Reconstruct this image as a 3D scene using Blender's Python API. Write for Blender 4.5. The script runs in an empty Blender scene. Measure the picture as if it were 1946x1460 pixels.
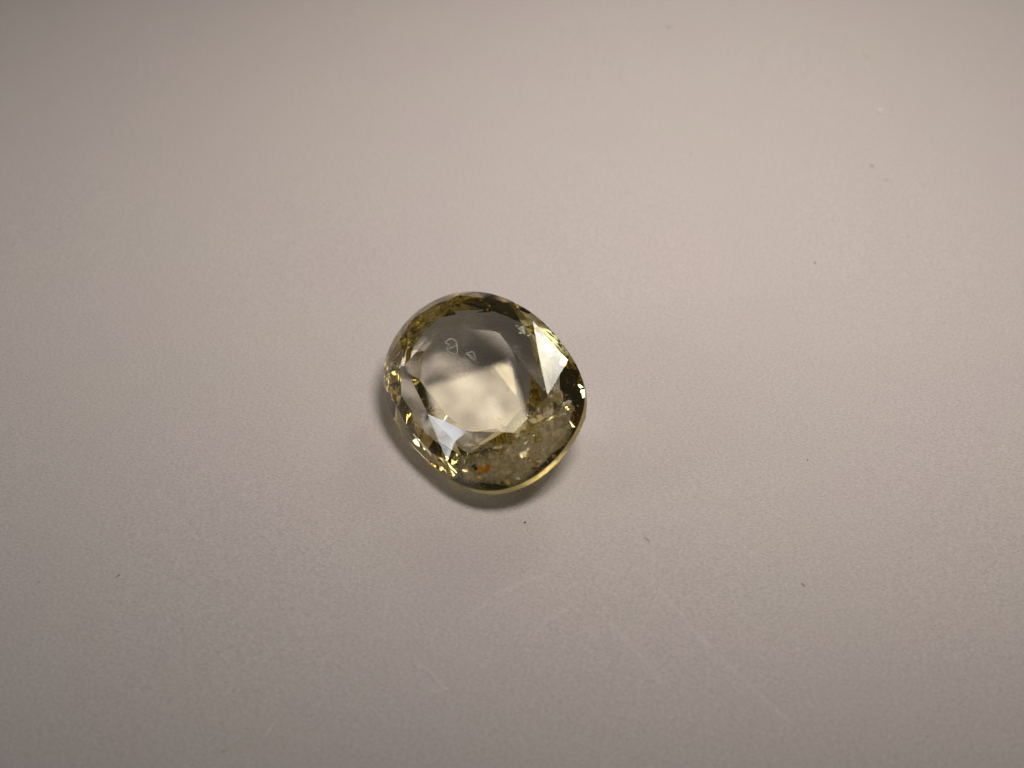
import bpy, bmesh, math, random
from mathutils import Vector, Matrix
# one unit is one centimetre
sc = bpy.context.scene
sc.unit_settings.system = 'METRIC'
sc.unit_settings.scale_length = 0.01
R = math.radians

# ------------------------------------------------------------------ camera
cam = bpy.data.cameras.new('camera')
cam_o = bpy.data.objects.new('camera', cam)
sc.collection.objects.link(cam_o)
sc.camera = cam_o
AIM = Vector((0, 0, 0.3))
EL, DIST = R(42), 7.5
cam_o.location = AIM + DIST * Vector((0, -math.cos(EL), math.sin(EL)))
cam_o.rotation_euler = (R(90) - EL, 0, 0)
cam.sensor_width = 36
cam.lens = 18 / math.tan(R(25))
cam.clip_start, cam.clip_end = 0.1, 500
cam.dof.use_dof = True
cam.dof.focus_distance = 7.35
cam.dof.aperture_fstop = 0.42         # units are centimetres: a pupil of one millimetre

# ------------------------------------------------------------------ world and lamps
world = bpy.data.worlds.new('World')
sc.world = world
world.use_nodes = True
bg = world.node_tree.nodes['Background']
bg.inputs[0].default_value = (0.62, 0.56, 0.52, 1)
bg.inputs[1].default_value = 0.03

def area(name, loc, target, size, power, col, spread=180, shape='DISK', size_y=None, along=None):
    l = bpy.data.lights.new(name, 'AREA')
    l.shape = shape
    l.size = size
    if size_y:
        l.size_y = size_y
    l.energy = power
    l.color = col
    l.spread = R(spread)
    o = bpy.data.objects.new(name, l)
    sc.collection.objects.link(o)
    o.location = loc
    o.rotation_euler = (Vector(target) - Vector(loc)).to_track_quat('-Z', 'Y').to_euler()
    if along:                                  # turn the lamp so that its long side runs this way
        z = (Vector(loc) - Vector(target)).normalized()
        x = (Vector(along) - z * z.dot(Vector(along))).normalized()
        o.rotation_euler = Matrix((x, z.cross(x), z)).transposed().to_euler()
    return o

def uneven(o, scale, lo, hi):
    """a lamp whose shade glows unevenly"""
    l = o.data
    l.use_nodes = True
    nt = l.node_tree
    em = nt.nodes['Emission']
    g = nt.nodes.new('ShaderNodeNewGeometry')
    n = nt.nodes.new('ShaderNodeTexNoise')
    n.inputs['Scale'].default_value = scale
    n.inputs['Detail'].default_value = 4
    m = nt.nodes.new('ShaderNodeMapRange')
    m.inputs['From Min'].default_value, m.inputs['From Max'].default_value = 0.35, 0.65
    m.inputs['To Min'].default_value, m.inputs['To Max'].default_value = lo, hi
    nt.links.new(g.outputs['Parametric'], n.inputs['Vector'])
    nt.links.new(n.outputs[0], m.inputs['Value'])
    nt.links.new(m.outputs[0], em.inputs['Strength'])

area('key_lamp', (2.2, -2.3, 9.8), (1.1, 10.5, 0), 3.4, 735, (1, 0.895, 0.825), 130)
uneven(area('table_glow_lamp', (-6.0, 3.0, 10.5), (-0.2, -0.4, 0.5), 1.5, 34, (1, 0.84, 0.60), shape='RECTANGLE', size_y=1.35, along=(0.86, 0.16, 0.47)), 3.5, 0.7, 1.45)  # added lamp: its mirror image makes the warm patch on the table facet
uneven(area('back_lamp', (5.1, 11.3, 8.5), (0.2, 0.3, 0.5), 3.0, 270, (1, 0.94, 0.80), shape='RECTANGLE', size_y=3.7), 4.0, 0.7, 1.25)
uneven(area('window_lamp', (-13.9, -4.0, 4.9), (-0.3, -0.3, 0.4), 2.8, 300, (0.88, 0.95, 1.0), shape='RECTANGLE', size_y=6.6), 5.0, 0.4, 1.6)
sc.view_settings.view_transform = 'Standard'
sc.view_settings.look = 'None'
sc.view_settings.exposure = 0
sc.view_settings.gamma = 1
sc.view_settings.use_curve_mapping = False
cy = sc.cycles
cy.max_bounces = 40
cy.glossy_bounces = 32
cy.transmission_bounces = 32
cy.diffuse_bounces = 4
cy.transparent_max_bounces = 24
cy.caustics_refractive = True
cy.caustics_reflective = True
cy.blur_glossy = 0.2
cy.sample_clamp_indirect = 6

# ------------------------------------------------------------------ helpers
def tag(o, label=None, cat=None, group=None, kind=None):
    for k, v in (('label', label), ('category', cat), ('group', group), ('kind', kind)):
        if v:
            o[k] = v
    return o

def link(name, me, mat=None, parent=None):
    o = bpy.data.objects.new(name, me)
    sc.collection.objects.link(o)
    if mat:
        me.materials.append(mat)
    if parent:
        o.parent = parent
    return o

def mesh(name, verts, faces):
    me = bpy.data.meshes.new(name)
    me.from_pydata([tuple(v) for v in verts], [], faces)
    me.update()
    return me

class NT:
    def __init__(s, name):
        s.m = bpy.data.materials.new(name)
        s.m.use_nodes = True
        s.t = s.m.node_tree
        s.t.nodes.clear()
        s.out = s.n('ShaderNodeOutputMaterial')
    def n(s, typ, **kw):
        nd = s.t.nodes.new(typ)
        ins = kw.pop('ins', {})
        for k, v in kw.items():
            setattr(nd, k, v)
        for k, v in ins.items():
            if isinstance(v, tuple) and len(v) == 2 and hasattr(v[0], 'outputs'):
                s.t.links.new(v[0].outputs[v[1]], nd.inputs[k])
            else:
                nd.inputs[k].default_value = v
        return nd
    def l(s, a, ao, b, bi):
        s.t.links.new(a.outputs[ao], b.inputs[bi])

# ------------------------------------------------------------------ materials
def gem_material():
    t = NT('pale_yellow_gem')
    geo = t.n('ShaderNodeNewGeometry')
    fr = t.n('ShaderNodeFresnel', ins={'IOR': 1.76})
    cols = []
    for c in ((0.98, 0.965, 0.89, 1), (0.91, 0.865, 0.645, 1)):       # through the far side / bounced inside
        mix = t.n('ShaderNodeMix', data_type='RGBA')
        t.l(geo, 'Backfacing', mix, 0)
        mix.inputs[6].default_value = (1, 1, 1, 1)
        mix.inputs[7].default_value = c
        cols.append(mix)
    rf = t.n('ShaderNodeBsdfRefraction', ins={'Roughness': 0.0, 'IOR': 1.76})
    gl = t.n('ShaderNodeBsdfGlossy', ins={'Roughness': 0.0})
    t.l(cols[0], 2, rf, 'Color'); t.l(cols[1], 2, gl, 'Color')
    tc = t.n('ShaderNodeTexCoord')                          # handling marks and polish lines
    sm = t.n('ShaderNodeTexNoise', ins={'Scale': 7.0, 'Detail': 6.0, 'Roughness': 0.7})
    t.l(tc, 'Object', sm, 'Vector')
    rr = t.n('ShaderNodeMapRange', ins={'From Min': 0.45, 'From Max': 0.75, 'To Min': 0.0, 'To Max': 0.10})
    t.l(sm, 0, rr, 'Value')
    outside = t.n('ShaderNodeMath', operation='SUBTRACT', ins={0: 1.0})
    t.l(geo, 'Backfacing', outside, 1)
    rm = t.n('ShaderNodeMath', operation='MULTIPLY')
    t.l(rr, 0, rm, 0); t.l(outside, 0, rm, 1)
    t.l(rm, 0, gl, 'Roughness')
    ms = t.n('ShaderNodeMixShader')
    t.l(fr, 0, ms, 0); t.l(rf, 0, ms, 1); t.l(gl, 0, ms, 2)
    t.l(ms, 0, t.out, 0)
    return t.m
M_GEM = gem_material()

def girdle_material():
    t = NT('ground_girdle')                                 # the girdle is left matt from grinding
    g = t.n('ShaderNodeBsdfGlass', ins={'Color': (0.93, 0.89, 0.70, 1), 'Roughness': 0.38, 'IOR': 1.76})
    t.l(g, 0, t.out, 0)
    return t.m
M_GIRDLE = girdle_material()

def paper_material():
    t = NT('white_paper')
    tc = t.n('ShaderNodeTexCoord')
    warp = t.n('ShaderNodeMapping')
    warp.inputs['Rotation'].default_value = (0, 0, 0.5)
    warp.inputs['Scale'].default_value = (1, 1.7, 1)
    t.l(tc, 'Object', warp, 'Vector')
    fine = t.n('ShaderNodeTexNoise', ins={'Scale': 46.0, 'Detail': 5.0, 'Roughness': 0.7})
    felt = t.n('ShaderNodeTexNoise', ins={'Scale': 9.0, 'Detail': 6.0, 'Roughness': 0.68})
    blot = t.n('ShaderNodeTexNoise', ins={'Scale': 0.8, 'Detail': 3.0})
    t.l(warp, 0, fine, 'Vector'); t.l(warp, 0, felt, 'Vector'); t.l(tc, 'Object', blot, 'Vector')
    half = t.n('ShaderNodeMath', operation='MULTIPLY', ins={1: 0.7})
    t.l(felt, 0, half, 0)
    add = t.n('ShaderNodeMath', operation='ADD')
    t.l(fine, 0, add, 0); t.l(half, 0, add, 1)
    bump = t.n('ShaderNodeBump', ins={'Strength': 0.8, 'Distance': 0.017})
    t.l(add, 0, bump, 'Height')
    hue = t.n('ShaderNodeMix', data_type='RGBA')            # faint pink and grey-green mottle of the pulp
    ramp = t.n('ShaderNodeMapRange', ins={'From Min': 0.4, 'From Max': 0.6})
    t.l(blot, 0, ramp, 'Value'); t.l(ramp, 0, hue, 0)
    hue.inputs[6].default_value = (0.70, 0.644, 0.636, 1)
    hue.inputs[7].default_value = (0.695, 0.652, 0.628, 1)
    fib = t.n('ShaderNodeMapRange', ins={'From Min': 0.3, 'From Max': 0.7, 'To Min': 0.78, 'To Max': 1.15})
    t.l(fine, 0, fib, 'Value')
    mul = t.n('ShaderNodeVectorMath', operation='SCALE')
    t.l(hue, 2, mul, 0); t.l(fib, 0, mul, 'Scale')
    p = t.n('ShaderNodeBsdfPrincipled', ins={'Roughness': 0.9, 'Specular IOR Level': 0.08})
    at = t.n('ShaderNodeAttribute', attribute_name='scuff')   # broken, paler fibres along the creases
    brk = t.n('ShaderNodeMath', operation='MULTIPLY')
    bn = t.n('ShaderNodeMapRange', ins={'From Min': 0.25, 'From Max': 0.65, 'To Min': 0.05, 'To Max': 0.45})
    t.l(felt, 0, bn, 'Value'); t.l(at, 'Fac', brk, 0); t.l(bn, 0, brk, 1)
    sc_ = t.n('ShaderNodeMix', data_type='RGBA')
    sc_.inputs[7].default_value = (0.90, 0.865, 0.83, 1)
    t.l(brk, 0, sc_, 0); t.l(mul, 0, sc_, 6)
    t.l(sc_, 2, p, 'Base Color')
    t.l(bump, 0, p, 'Normal')
    t.l(p, 0, t.out, 0)
    return t.m
M_PAPER = paper_material()

def plain(name, col, rough=0.6, spec=0.3):
    t = NT(name)
    p = t.n('ShaderNodeBsdfPrincipled', ins={'Base Color': col + (1,), 'Roughness': rough, 'Specular IOR Level': spec})
    t.l(p, 0, t.out, 0)
    return t.m

def air_gap(name, rough):
    t = NT(name)                                            # gas-filled crack or bubble inside the stone
    g = t.n('ShaderNodeBsdfGlass', ins={'Color': (0.97, 0.95, 0.86, 1), 'Roughness': rough, 'IOR': 0.62})
    t.l(g, 0, t.out, 0)
    return t.m

def veil(name, col, lo, hi, scale, thin=False):
    t = NT(name)                                            # minute liquid drops scattered over a healed crack
    tc = t.n('ShaderNodeTexCoord')
    n1 = t.n('ShaderNodeTexNoise', ins={'Scale': scale, 'Detail': 7.0, 'Roughness': 0.72})
    t.l(tc, 'Object', n1, 'Vector')
    r = t.n('ShaderNodeMapRange', ins={'From Min': lo, 'From Max': hi})
    t.l(n1, 0, r, 'Value')
    d = t.n('ShaderNodeBsdfDiffuse', ins={'Color': col})
    tl = t.n('ShaderNodeBsdfTranslucent', ins={'Color': col})
    m1 = t.n('ShaderNodeMixShader', ins={0: 0.5})
    t.l(d, 0, m1, 1); t.l(tl, 0, m1, 2)
    tr = t.n('ShaderNodeBsdfTransparent')
    m2 = t.n('ShaderNodeMixShader')
    if thin:                                                # fewer drops towards the ends of the crack
        at = t.n('ShaderNodeAttribute', attribute_name='drop_share')
        mu = t.n('ShaderNodeMath', operation='MULTIPLY')
        t.l(r, 0, mu, 0); t.l(at, 'Fac', mu, 1)
        r = mu
    t.l(r, 0, m2, 0); t.l(tr, 0, m2, 1); t.l(m1, 0, m2, 2)
    t.l(m2, 0, t.out, 0)
    return t.m

M_AIR = air_gap('air_gap', 0.22)
M_BUBBLE = air_gap('gas_bubble', 0.02)
M_VEIL = veil('milky_veil', (0.92, 0.85, 0.63, 1), 0.33, 0.64, 30.0, True)
M_ORANGE = veil('rust_stain', (1.0, 0.60, 0.07, 1), 0.22, 0.40, 40.0)
M_BLACK = plain('dark_mineral', (0.02, 0.012, 0.008), 0.35)
M_NEEDLE = plain('pale_needle', (0.85, 0.80, 0.70), 0.5)
M_RAISED = plain('raised_pale', (0.80, 0.75, 0.66), 0.6)  # for the pale inclusions raised onto the table
M_BROWN = plain('brown_needle', (0.06, 0.045, 0.03), 0.5)
M_LINT = plain('grey_lint', (0.34, 0.30, 0.26), 0.9, 0.1)
M_LINT_PALE = plain('tan_lint', (0.54, 0.49, 0.43), 0.9, 0.1)
M_LINT_DARK = plain('dark_lint', (0.13, 0.105, 0.095), 0.9, 0.1)
M_WHITE = plain('white_fluff', (0.88, 0.86, 0.82), 0.9, 0.1)

# ------------------------------------------------------------------ paper
# creases pressed into the sheet: (points, height, half width)
CREASES = [
    ([(0.89, -1.505), (1.057, -1.807), (1.258, -2.089), (1.38, -2.239), (1.52, -2.42)], 0.0050, 0.016),
    ([(-0.543, -2.027), (-0.451, -2.089), (-0.373, -2.19)], 0.0060, 0.016),
    ([(-0.256, -1.704), (-0.165, -1.621), (-0.088, -1.536), (0.086, -1.446), (0.214, -1.395)], 0.0045, 0.015),
    ([(-0.463, -1.872), (-0.423, -1.752)], 0.0045, 0.012),
    ([(0.097, -1.886), (0.191, -1.734), (0.316, -1.659)], 0.0040, 0.016),
    ([(-0.75, -1.715), (-0.744, -1.583)], 0.0045, 0.010),
    ([(0.573, -1.752), (0.737, -1.985), (0.839, -2.156)], 0.0045, 0.022),
    ([(-0.487, -2.223), (-0.381, -2.196)], 0.0040, 0.018),
    ([(0.654, -1.498), (0.705, -1.446)], 0.0045, 0.014),
    ([(0.429, -1.872), (0.493, -1.818)], 0.0045, 0.014)]

def axis(lo, f0, f1, hi, coarse, fine):
    out, x = [], lo
    while x < hi:
        out.append(x)
        x += fine if f0 <= x <= f1 else coarse
    return out + [hi]

def crease_height(x, y):
    h = 0.0
    for pts_, amp, w in CREASES:
        best = 9.0
        for (x0, y0), (x1, y1) in zip(pts_, pts_[1:]):
            dx, dy = x1 - x0, y1 - y0
            t = max(0.0, min(1.0, ((x - x0) * dx + (y - y0) * dy) / (dx * dx + dy * dy)))
            d = (x - x0 - t * dx) ** 2 + (y - y0 - t * dy) ** 2
            if d < best:
                best = d
        w *= 0.8
        if best < 9 * w * w:
            h += 1.7 * amp * math.exp(-best / (w * w)) * (0.85 + 0.25 * math.sin(x * 47 + y * 61))
    return h

xs = axis(-16, -1.3, 1.65, 16, 0.25, 0.0105)
ys = axis(-9, -2.5, -1.3, 20, 0.25, 0.0105)
pv, scuff = [], []
for y in ys:
    for x in xs:
        z = 0.006 * math.sin(x * 1.3 + 0.6) * math.sin(y * 0.9 - 0.4)
        z *= min(1.0, (x * x + y * y) / 3.0)           # flat where the stone lies
        if -1.0 < x < 1.7 and -2.55 < y < -1.25:
            c_ = crease_height(x, y)
            z += c_
        else:
            c_ = 0.0
        scuff.append(min(1.0, c_ / 0.008))
        pv.append((x, y, z))
nx = len(xs)
pf = [(j * nx + i, j * nx + i + 1, (j + 1) * nx + i + 1, (j + 1) * nx + i) for j in range(len(ys) - 1) for i in range(nx - 1)]
paper = link('paper_sheet', mesh('paper_sheet', pv, pf), M_PAPER)
paper.data.attributes.new('scuff', 'FLOAT', 'POINT').data.foreach_set('value', scuff)
paper.data.polygons.foreach_set('use_smooth', [True] * len(pf))
tag(paper, kind='structure')

# ------------------------------------------------------------------ gemstone
NORMAL = Vector((-0.2759, -0.2643, 0.9241))
GEM_AT = Vector((-0.2128, -0.1472, 0.4100))
GIRDLE = [(0.0, 0.773), (0.104, 0.727), (0.196, 0.669), (0.276, 0.605), (0.347, 0.54), (0.409, 0.472), (0.464, 0.402), (0.513, 0.33), (0.558, 0.255), (0.601, 0.177), (0.643, 0.092), (0.679, 0.0), (0.704, -0.101), (0.711, -0.209), (0.695, -0.317), (0.656, -0.422), (0.599, -0.519), (0.527, -0.608), (0.44, -0.685), (0.341, -0.747), (0.231, -0.785), (0.114, -0.795), (0.0, -0.773), (-0.104, -0.725), (-0.194, -0.661), (-0.27, -0.591), (-0.336, -0.522), (-0.395, -0.456), (-0.45, -0.39), (-0.501, -0.322), (-0.548, -0.25), (-0.591, -0.173), (-0.629, -0.09), (-0.661, -0.0), (-0.686, 0.099), (-0.698, 0.205), (-0.692, 0.316), (-0.666, 0.428), (-0.617, 0.535), (-0.547, 0.632), (-0.457, 0.712), (-0.351, 0.769), (-0.235, 0.799), (-0.115, 0.799)]
TABLE = [(-0.062, 0.424), (0.199, 0.247), (0.515, -0.288), (0.43, -0.393), (0.299, -0.518), (-0.007, -0.461), (-0.279, -0.291), (-0.342, -0.073), (-0.458, 0.113), (-0.265, 0.346)]
MIDS = [(-0.193, 0.585, 0.152), (0.099, 0.522, 0.148), (0.597, -0.352, 0.134), (0.482, -0.531, 0.122), (0.143, -0.655, 0.134), (-0.1, -0.5, 0.184), (-0.504, -0.282, 0.041), (-0.566, -0.056, 0.093), (-0.587, 0.133, 0.134), (-0.473, 0.381, 0.153), (0.18, 0.596, 0.087), (0.033, 0.655, 0.099), (-0.139, 0.722, 0.087), (-0.308, 0.667, 0.099), (-0.472, 0.591, 0.087), (-0.559, 0.43, 0.099), (-0.635, 0.279, 0.087), (-0.622, 0.108, 0.099), (-0.59, -0.041, 0.087), (-0.518, -0.167, 0.099), (-0.467, -0.288, 0.087), (-0.383, -0.39, 0.099), (-0.296, -0.499, 0.087), (-0.177, -0.589, 0.099), (-0.035, -0.695, 0.087), (0.137, -0.711, 0.099), (0.322, -0.697, 0.087), (0.467, -0.584, 0.099), (0.591, -0.454, 0.087), (0.388, 0.409, 0.075), (0.619, 0.058, 0.06), (0.442, 0.103, 0.151)]
HC = 0.22

def rim(ang, scale=1.0):
    """point of the girdle outline in a direction"""
    d = Vector((math.cos(ang), math.sin(ang)))
    best = None
    for i in range(len(GIRDLE)):
        a, b = Vector(GIRDLE[i]), Vector(GIRDLE[(i + 1) % len(GIRDLE)])
        e = b - a
        den = d.x * e.y - d.y * e.x
        if abs(den) < 1e-9:
            continue
        s = (a.x * e.y - a.y * e.x) / den
        r = (a.x * d.y - a.y * d.x) / den
        if s > 0 and -1e-6 <= r <= 1 + 1e-6:
            best = d * s
    return best * scale

def ang_of(p):
    return math.atan2(p[1], p[0])

pts = []
for x, y in TABLE:
    pts.append((x, y, HC))
pts += MIDS
def smooth_ring(P):
    out = []
    n_ = len(P)
    for i in range(n_):
        p0, p1, p2, p3 = (Vector(P[(i + k_) % n_]) for k_ in (-1, 0, 1, 2))
        for t_ in (0, 0.5):
            out.append(0.5 * (2 * p1 + (p2 - p0) * t_ + (2 * p0 - 5 * p1 + 4 * p2 - p3) * t_ ** 2 + (3 * p1 - p0 - 3 * p2 + p3) * t_ ** 3))
    return out

for g in smooth_ring(GIRDLE):
    th = 0.04 + 0.025 * max(0.0, g.x + 0.4 * g.y)          # the girdle is thicker on one side
    pts.append((g.x, g.y, 0.016)); pts.append((g.x * 0.998, g.y * 0.998, -th))
MAJ = R(122)
pav = []
# the deep belly sits off centre, as in a lopsided native cut: (count, scale, depth, turn, shift)
for (n, s, d, off, sh) in ((14, 0.975, 0.07, 0.3, (0.0, 0.0)), (12, 0.58, 0.335, 0.8, (-0.045, 0.125))):
    for k in range(n):
        g = rim(MAJ + (k + off) * 2 * math.pi / n, s * (1 + 0.03 * math.sin(k * 1.7))) + Vector(sh)
        pav.append((g.x, g.y, -d * (1 + 0.06 * math.sin(k * 2.3))))
for s in (-1, 1):
    pav.append((math.cos(MAJ) * 0.25 * s + 0.11, math.sin(MAJ) * 0.25 * s + 0.12, -0.36))
AX_U = (Vector((1, 0, 0)) - NORMAL * NORMAL.x).normalized()
AX_V = NORMAL.cross(AX_U)
ROT = Matrix((AX_U, AX_V, NORMAL)).transposed().to_4x4()
k = 1.0
for _ in range(30):                       # deepen the pavilion until the stone rests on the paper
    low = min((ROT @ Vector((x, y, z * k))).z for x, y, z in pav)
    k *= 1 + (GEM_AT.z + low) * 1.2
pts += [(x, y, z * k) for x, y, z in pav]

bm = bmesh.new()
for p in pts:
    bm.verts.new(p)
res = bmesh.ops.convex_hull(bm, input=bm.verts[:])
loose = [v for v in bm.verts if not v.link_faces]
bmesh.ops.delete(bm, geom=loose, context='VERTS')
bmesh.ops.dissolve_limit(bm, angle_limit=R(1.5), verts=bm.verts[:], edges=bm.edges[:])
bmesh.ops.recalc_face_normals(bm, faces=bm.faces[:])

gem = bpy.data.objects.new('gemstone', None)
sc.collection.objects.link(gem)
gem.rotation_euler = ROT.to_euler()
zmin = min((ROT @ v.co).z for v in bm.verts)
gem.location = GEM_AT
tag(gem, 'pale yellow oval faceted gemstone with cloudy flaws lying on white paper', 'gemstone')
groups = {}
for f in bm.faces:
    nz = f.normal.z
    zs = [v.co.z for v in f.verts]
    if nz > 0.99:
        k = 'table_facet'
    elif nz > 0.1:
        c = sum(1 for z in zs if z > HC - 1e-4)
        k = 'star_facet' if c >= 2 else 'bezel_facet' if c == 1 else 'upper_girdle_facet'
    elif nz > -0.12:
        k = 'girdle'
    else:
        k = 'pavilion_facet'
    groups.setdefault(k, []).append(f)
for k, fs in groups.items():
    sets = [fs] if k == 'girdle' else [[f] for f in fs]
    for s in sets:
        vs, idx, fc = [], {}, []
        for f in s:
            row = []
            for v in f.verts:
                if v.index not in idx:
                    idx[v.index] = len(vs); vs.append(v.co[:])
                row.append(idx[v.index])
            fc.append(row)
        link(k, mesh(k, vs, fc), M_GIRDLE if k == 'girdle' else M_GEM, gem)
bm.free()

# ------------------------------------------------------------------ what is inside the stone
rnd = random.Random(11)

def tube(name, path, rad, mat, parent=None, sides=6, taper=True):
    P = [Vector(p) for p in path]
    vs, fs = [], []
    for i, p in enumerate(P):
        d = (P[min(i + 1, len(P) - 1)] - P[max(i - 1, 0)]).normalized()
        a = d.cross(Vector((0.31, 0.17, 0.93))).normalized()
        b = d.cross(a)
        k = rad * (0.55 if taper and i in (0, len(P) - 1) else 1.0) * rnd.uniform(0.85, 1.15)
        for q in range(sides):
            w = 2 * math.pi * q / sides
            vs.append(p + (a * math.cos(w) + b * math.sin(w)) * k)
    for i in range(len(P) - 1):
        for q in range(sides):
            fs.append((i * sides + q, i * sides + (q + 1) % sides, (i + 1) * sides + (q + 1) % sides, (i + 1) * sides + q))
    fs.append(tuple(range(sides))[::-1])
    fs.append(tuple(len(vs) - sides + q for q in range(sides)))
    return link(name, mesh(name, vs, fs), mat, parent)

def lump(name, at, size, mat, parent=None, rough=0.3, sub=2):
    b_ = bmesh.new()
    bmesh.ops.create_icosphere(b_, subdivisions=sub, radius=1)
    for v in b_.verts:
        v.co *= 1 + rnd.uniform(-rough, rough)
        v.co = Vector((v.co.x * size[0], v.co.y * size[1], v.co.z * size[2])) + Vector(at)
    me = bpy.data.meshes.new(name)
    b_.to_mesh(me); b_.free()
    return link(name, me, mat, parent)

def flake_geo(at, normal, radius, thick, ratio=1.0, n=9):
    """thin irregular lens: an open crack"""
    nrm = normal.normalized()
    a = nrm.cross(Vector((0.2, 0.5, 0.84))).normalized()
    b = nrm.cross(a)
    at = Vector(at)
    rim_ = []
    for k in range(n):
        w = 2 * math.pi * k / n
        r = radius * rnd.uniform(0.55, 1.15)
        rim_.append(at + a * math.cos(w) * r + b * math.sin(w) * r * ratio + nrm * rnd.uniform(-1, 1) * radius * 0.12)
    vs = rim_ + [at + nrm * thick, at - nrm * thick]
    fs = [(k, (k + 1) % n, n) for k in range(n)] + [((k + 1) % n, k, n + 1) for k in range(n)]
    return vs, fs

def flake(at, normal, radius, thick, mat, ratio=1.0, name='feather_inclusion'):
    vs, fs = flake_geo(at, normal, radius, thick, ratio)
    return link(name, mesh(name, vs, fs), mat, gem)

FEATHERS = [(0.5331, -0.3786, 0.1132), (0.3768, -0.4262, 0.15), (0.15, -0.66, 0.03), (0.5584, -0.3568, 0.09), (0.1873, -0.6049, 0.10), (0.58, -0.2743, 0.05), (0.3939, -0.6339, 0.0452), (0.3827, -0.4392, 0.12), (0.3487, -0.5023, 0.1317), (0.4112, -0.5089, 0.1036), (0.545, -0.2621, 0.09), (0.02, -0.5636, 0.08), (0.1759, -0.555, 0.10), (0.3264, -0.4669, 0.13), (0.4439, -0.4222, 0.11), (0.2088, -0.6661, 0.04), (0.2058, -0.5734, 0.09), (0.4812, -0.3451, 0.11), (0.0475, -0.4956, 0.0742), (0.4952, -0.4532, 0.0133), (0.1083, -0.66, -0.03), (0.526, -0.46, -0.02), (0.457, -0.56, -0.05), (0.088, -0.64, -0.03), (0.1906, -0.5839, 0.039), (0.40, -0.58, -0.02), (0.5787, -0.2734, -0.0004), (0.4061, -0.5447, 0.0127), (0.5527, -0.40, -0.03), (0.4449, -0.4227, 0.0661), (0.2982, -0.5239, 0.0665), (0.3848, -0.5035, 0.0487), (0.4897, -0.49, -0.0112), (0.5392, -0.271, 0.0442), (0.3549, -0.4554, 0.0894), (0.30, -0.66, 0.03), (0.26, -0.70, 0.0), (0.34, -0.62, 0.05)]
for p in FEATHERS:
    nrm = Vector((rnd.uniform(-1, 1), rnd.uniform(-1, 1), rnd.uniform(-0.4, 1)))
    flake(p, nrm, rnd.uniform(0.022, 0.06), rnd.uniform(0.002, 0.005), M_AIR, rnd.uniform(0.3, 1.0))

def veil_sheet(a0, a1, f0, f1, z0, z1, wob, nm=30, nr=12):
    """wavy sheet of droplets following the girdle between two directions"""
    vs, fs, fade = [], [], []
    for i in range(nm + 1):
        t = i / nm
        ang = R(a0 + (a1 - a0) * t)
        for j in range(nr + 1):
            q = j / nr
            e = 0.05 * math.sin(t * 19 + j) * (1 if j in (0, nr) else 0)
            pinch = 0.12 * (abs(2 * t - 1) ** 4)
            g = rim(ang, f0 + (f1 - f0) * q + e + (pinch if q < 0.5 else -pinch) * abs(1 - 2 * q))
            z = z0 + (z1 - z0) * q + wob * (math.sin(t * 11 + q * 5) + 0.6 * math.sin(t * 23 - q * 9))
            vs.append((g.x, g.y, z))
            fade.append(min(1.0, 5 * min(t, 1 - t)) * min(1.0, 4.5 * q + 0.02) * min(1.0, 6 * (1 - q) + 0.3))
    for i in range(nm):
        for j in range(nr):
            k = i * (nr + 1) + j
            fs.append((k, k + nr + 1, k + nr + 2, k + 1))
    me = mesh('veil_inclusion', vs, fs)
    me.attributes.new('drop_share', 'FLOAT', 'POINT').data.foreach_set('value', fade)
    me.polygons.foreach_set('use_smooth', [True] * len(fs))
    return link('veil_inclusion', me, M_VEIL, gem)

veil_sheet(-112, -18, 0.70, 0.955, 0.085, 0.008, 0.008)
veil_sheet(-104, -24, 0.66, 0.90, 0.02, -0.04, 0.012)
veil_sheet(-88, -34, 0.56, 0.80, -0.03, -0.10, 0.012)

# cloud of minute crystals too small to count
vs, fs = [], []
for _ in range(260):
    ang = R(rnd.uniform(-100, -18))
    f = rnd.uniform(0.60, 0.93)
    g = rim(ang, f)
    zt = 0.20 * (1 - max(0, f - 0.6) / 0.4)
    nrm = Vector((rnd.uniform(-1, 1), rnd.uniform(-1, 1), rnd.uniform(-1, 1)))
    v_, f_ = flake_geo((g.x, g.y, rnd.uniform(-0.06, zt * 0.75)), nrm, rnd.uniform(0.003, 0.011), 0.0015, rnd.uniform(0.25, 1), 5)
    fs += [tuple(len(vs) + i for i in q) for q in f_]
    vs += v_
tag(link('cloud_inclusion', mesh('cloud_inclusion', vs, fs), M_NEEDLE, gem), kind='stuff')

# rust coloured stain beside dark crystals
for p in ((0.030, -0.642, 0.052), (0.044, -0.655, 0.045), (0.060, -0.657, 0.048), (0.076, -0.656, 0.055), (0.090, -0.650, 0.063)):
    lump('rust_stain', p, (0.021, 0.018, 0.008), M_ORANGE, gem, 0.35)
lump('dark_crystal', (0.0026, -0.6274, 0.0666), (0.009, 0.009, 0.006), M_BLACK, gem)
lump('dark_crystal', (0.0106, -0.6445, 0.0566), (0.011, 0.012, 0.007), M_BLACK, gem)
lump('dark_crystal', (-0.0119, -0.6276, 0.0619), (0.006, 0.006, 0.005), M_BLACK, gem)
lump('dark_crystal', (0.0627, -0.5504, 0.1368), (0.008, 0.006, 0.005), M_BLACK, gem)
# glassy crystal with a dark rim
lump('glassy_crystal', (0.3823, -0.6600, 0.0320), (0.030, 0.020, 0.012), M_AIR, gem, 0.12, 3)
tube('brown_needle', [(0.345, -0.676, 0.035), (0.3687, -0.679, 0.025), (0.4019, -0.678, 0.015)], 0.005, M_BROWN, gem)
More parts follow.
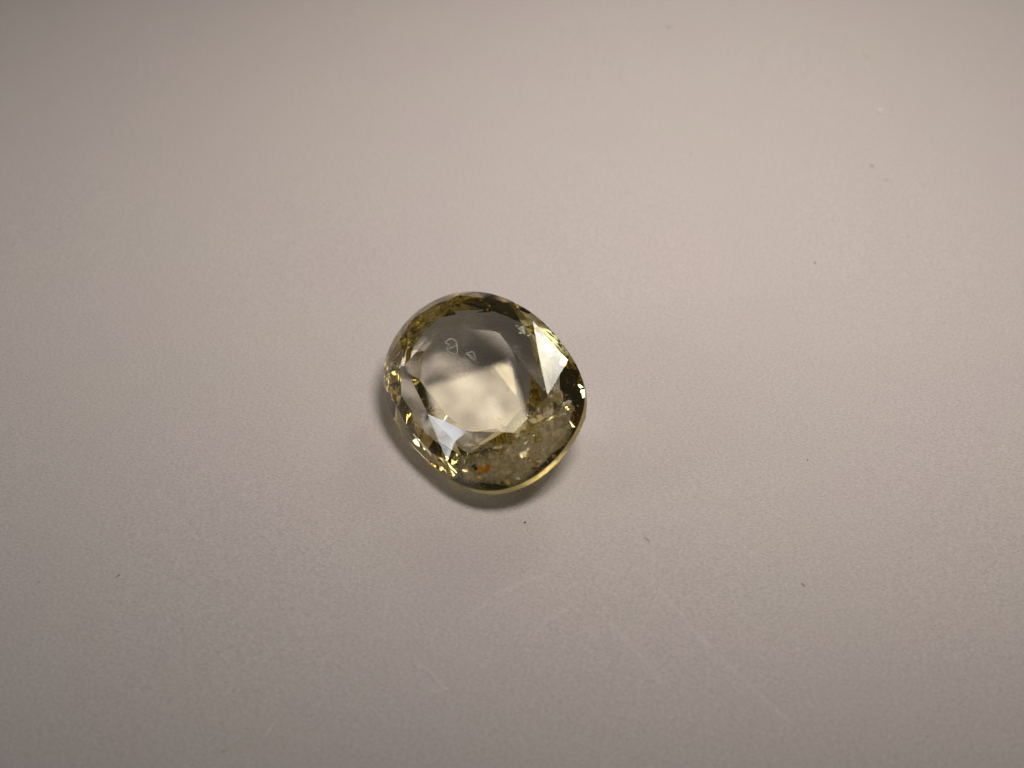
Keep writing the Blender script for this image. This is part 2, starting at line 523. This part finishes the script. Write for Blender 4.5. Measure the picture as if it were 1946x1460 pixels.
# needle loop and fingerprint inclusions, raised onto the table to catch the light
for path in ([(-0.1798, 0.2483, 0.192), (-0.1612, 0.2713, 0.192), (-0.1421, 0.2765, 0.192), (-0.1186, 0.2633, 0.192), (-0.1045, 0.2408, 0.192), (-0.0978, 0.2089, 0.1919), (-0.0931, 0.1775, 0.1919), (-0.0925, 0.1556, 0.1919), (-0.1037, 0.1468, 0.1919), (-0.1229, 0.1503, 0.1919), (-0.1424, 0.1648, 0.1919), (-0.1623, 0.1858, 0.1919), (-0.1684, 0.1979, 0.192), (-0.1627, 0.2209, 0.192)],
             [(-0.1684, 0.1957, 0.1919), (-0.1322, 0.2043, 0.1919), (-0.0942, 0.2148, 0.1919)],
             [(-0.1817, 0.2486, 0.192), (-0.1619, 0.234, 0.192), (-0.1441, 0.2175, 0.192)],
             [(-0.0426, 0.1379, 0.1919), (-0.0234, 0.1257, 0.1919), (-0.0005, 0.1172, 0.1919), (0.015, 0.0972, 0.1919), (0.0286, 0.0754, 0.1918), (0.03, 0.1031, 0.1919), (0.0199, 0.1351, 0.1919), (0.0065, 0.1462, 0.1919), (-0.0086, 0.1403, 0.1919), (-0.0276, 0.1438, 0.1919), (-0.0157, 0.1222, 0.1919), (0.0038, 0.0906, 0.1919), (0.023, 0.0743, 0.1918)],
             [(-0.0759, 0.105, 0.1919), (-0.0524, 0.075, 0.1919), (-0.0254, 0.0488, 0.1918), (-0.01, 0.0333, 0.1918)],
             [(-0.0608, 0.1066, 0.1919), (-0.0375, 0.0809, 0.1919), (-0.0142, 0.0553, 0.1918), (0.005, 0.0348, 0.1918)],
             [(-0.0457, 0.1082, 0.1919), (-0.0224, 0.0846, 0.1919), (0.0007, 0.0612, 0.1918)],
             [(-0.087, 0.0941, 0.1919), (-0.0673, 0.0648, 0.1919), (-0.0517, 0.0449, 0.1919)]):
    tube('raised_needle', [(x + 0.004, y - 0.009, HC + 0.001) for x, y, z in path], 0.0015, M_RAISED, gem, 5)
for path in ([(0.1774, -0.3664, 0.1726), (0.1881, -0.3875, 0.1726), (0.2057, -0.4019, 0.1726), (0.2196, -0.4003, 0.1726)],
             [(0.2023, -0.4246, 0.1726), (0.2129, -0.4455, 0.1726), (0.2303, -0.4559, 0.1725), (0.2477, -0.4625, 0.1725)]):
    tube('brown_needle', path, 0.0030, M_BROWN, gem, 5)
# bubbles near the bright facet
for p, r_ in (((0.3152, 0.281, 0.1124), 0.022), ((0.3658, 0.2647, 0.0874), 0.026), ((0.4163, 0.300, 0.033), 0.014)):
    o = lump('bubble_inclusion', p, (r_ * 0.7, r_ * 0.7, r_ * 0.7), M_BUBBLE, gem, 0.0, 3)
    o.data.polygons.foreach_set('use_smooth', [True] * len(o.data.polygons))
# chip in the girdle
for p in ((-0.645, 0.235, 0.035), (-0.6156, 0.222, 0.066), (-0.575, 0.192, 0.098), (-0.5408, 0.165, 0.128), (-0.505, 0.160, 0.150), (-0.628, 0.245, 0.045), (-0.59, 0.205, 0.085)):
    flake(p, Vector((rnd.uniform(-1, 0.2), rnd.uniform(-1, 1), rnd.uniform(0, 1))), rnd.uniform(0.014, 0.026), 0.005, M_AIR, rnd.uniform(0.5, 1), 'chip')
for _ in range(16):
    t_ = rnd.random()
    flake((-0.64 + 0.13 * t_, 0.232 - 0.07 * t_ + rnd.uniform(-0.012, 0.012), 0.035 + 0.11 * t_), Vector((rnd.uniform(-1, 1), rnd.uniform(-1, 1), rnd.uniform(0, 1))), rnd.uniform(0.004, 0.009), 0.002, M_NEEDLE, 0.6, 'chip')

# ------------------------------------------------------------------ lint and specks lying on the paper
def lint(x, y, length, width, turn, bend, mat, label, cat):
    """short curled fibre resting on the sheet"""
    length, width = length * 0.8, width * 0.5
    path = []
    for i in range(7):
        t_ = i / 6 - 0.5
        lx, ly = t_ * length, bend * (0.25 - t_ * t_) * length
        path.append((x + lx * math.cos(turn) - ly * math.sin(turn), y + lx * math.sin(turn) + ly * math.cos(turn), width * 0.75 + 0.15 * width * math.sin(i * 2)))
    o = tube('paper_lint' if cat == 'lint' else 'dust_speck', path, width, mat, None, 6)
    return tag(o, label, cat)

def speck(x, y, size, mat, label, flat=0.5):
    size *= 0.75
    o = lump('dust_speck', (x, y, size * flat * 0.8), (size, size * rnd.uniform(0.6, 0.9), size * flat), mat, None, 0.3, 1)
    return tag(o, label, 'speck')

lint(1.788, 6.372, 0.115, 0.009, -0.9, -0.9, M_LINT, 'curled grey fibre near the top edge of the paper', 'lint')
lint(3.832, 5.627, 0.08, 0.009, -0.6, 0.5, M_LINT, 'small grey fibre, highest of the specks near the top right corner', 'lint')
lint(4.078, 5.05, 0.08, 0.005, -1.0, 0.1, M_LINT_PALE, 'faint thin fibre, rightmost of those near the top right corner', 'lint')
lint(3.69, 4.437, 0.06, 0.010, -0.7, 0.2, M_WHITE, 'tiny white flake of fluff near the top right corner', 'lint')
lint(1.678, 3.575, 0.08, 0.010, -1.1, 0.3, M_LINT_PALE, 'tan crumb of lint above and to the right of the gemstone', 'lint')
lint(3.342, 3.356, 0.07, 0.006, -1.2, 0.1, M_LINT_DARK, 'thin dark straight sliver, upper of a close pair at far right', 'lint')
lint(3.406, 3.108, 0.08, 0.007, -0.6, 0.5, M_LINT_PALE, 'pale curved fibre, lower of a close pair at far right', 'lint')
speck(2.5, 1.825, 0.011, M_LINT_DARK, 'small black speck on the paper to the right of the gemstone top', 0.6)
lint(0.971, 1.759, 0.07, 0.007, -1.2, 0.2, M_LINT_PALE, 'faint tan fibre close above the gemstone on its right', 'lint')
speck(-4.092, 2.277, 0.010, M_LINT, 'tiny grey speck alone near the left edge of the paper')
lint(-2.386, -1.407, 0.032, 0.0075, 0.75, 0.1, M_LINT_DARK, 'dark wedge shaped splinter alone on the lower left paper', 'lint')
speck(-2.493, -0.747, 0.007, M_LINT, 'tiny dark speck above the dark splinter on the left')
speck(-2.852, -1.454, 0.010, M_LINT_PALE, 'faint tan speck left of the dark splinter')
speck(-1.522, -2.564, 0.015, M_LINT_PALE, 'blurred tan crumb close to the bottom edge, left of centre')
lint(-0.894, -2.543, 0.05, 0.006, 1.2, 0.2, M_LINT_PALE, 'faint blurred fibre at the bottom edge below the gemstone', 'lint')
lint(-1.294, -2.432, 0.06, 0.007, 1.3, 0.1, M_WHITE, 'blurred white thread near the bottom edge, left of centre', 'lint')
speck(0.083, -0.985, 0.012, M_LINT_DARK, 'dark grain on the paper just below the gemstone', 0.7)
speck(0.096, -1.054, 0.005, M_LINT_DARK, 'minute dark dot directly under the dark grain below the gemstone')
lint(0.843, -1.118, 0.06, 0.006, -0.9, 0.3, M_LINT_PALE, 'faint curled fibre on the paper below and right of the gemstone', 'lint')
speck(1.987, -0.433, 0.009, M_LINT_DARK, 'small dark dot on bare paper right of the gemstone, at its lower edge level')
lint(1.751, -1.474, 0.035, 0.006, -1.0, 0.1, M_LINT, 'short grey sliver on the paper at the lower right', 'lint')
speck(3.001, -0.654, 0.010, M_LINT, 'grey speck at the far right, upper of two close together')
speck(2.964, -0.751, 0.008, M_LINT_DARK, 'darker speck at the far right, lower of two close together')
lint(3.184, 0.154, 0.05, 0.005, 0.4, 0.2, M_LINT_PALE, 'pale hair thin fibre at the far right, level with the gemstone', 'lint')
lint(1.698, -1.139, 0.07, 0.004, 0.02, 0.1, M_WHITE, 'thin white thread lying level on the paper at lower right', 'lint')
lint(3.378, -0.462, 0.035, 0.004, 0.1, 0.2, M_LINT, 'short dark hair close to the right edge of the paper', 'lint')
CRUMB = ['minute crumb in the scatter below the gemstone, left of a close pair', 'minute crumb in the scatter below the gemstone, right of a close pair',
         'largest crumb in the scatter below the gemstone', 'leftmost crumb in the scatter below the gemstone', 'minute crumb touching the leftmost crumb below the gemstone',
         'lowest crumb in the scatter below the gemstone', 'crumb in the middle of the scatter below the gemstone', 'rightmost crumb in the scatter below the gemstone']
for i, (x, y) in enumerate(((-0.02, -1.18), (0.03, -1.17), (0.16, -1.20), (-0.08, -1.26), (-0.06, -1.24), (0.13, -1.29), (0.05, -1.22), (0.20, -1.11))):
    o = speck(x, y, (0.0045, 0.0035, 0.005, 0.0045, 0.003, 0.0045, 0.003, 0.003)[i], M_LINT, CRUMB[i])
    o['group'] = 'scatter of crumbs below the gemstone'
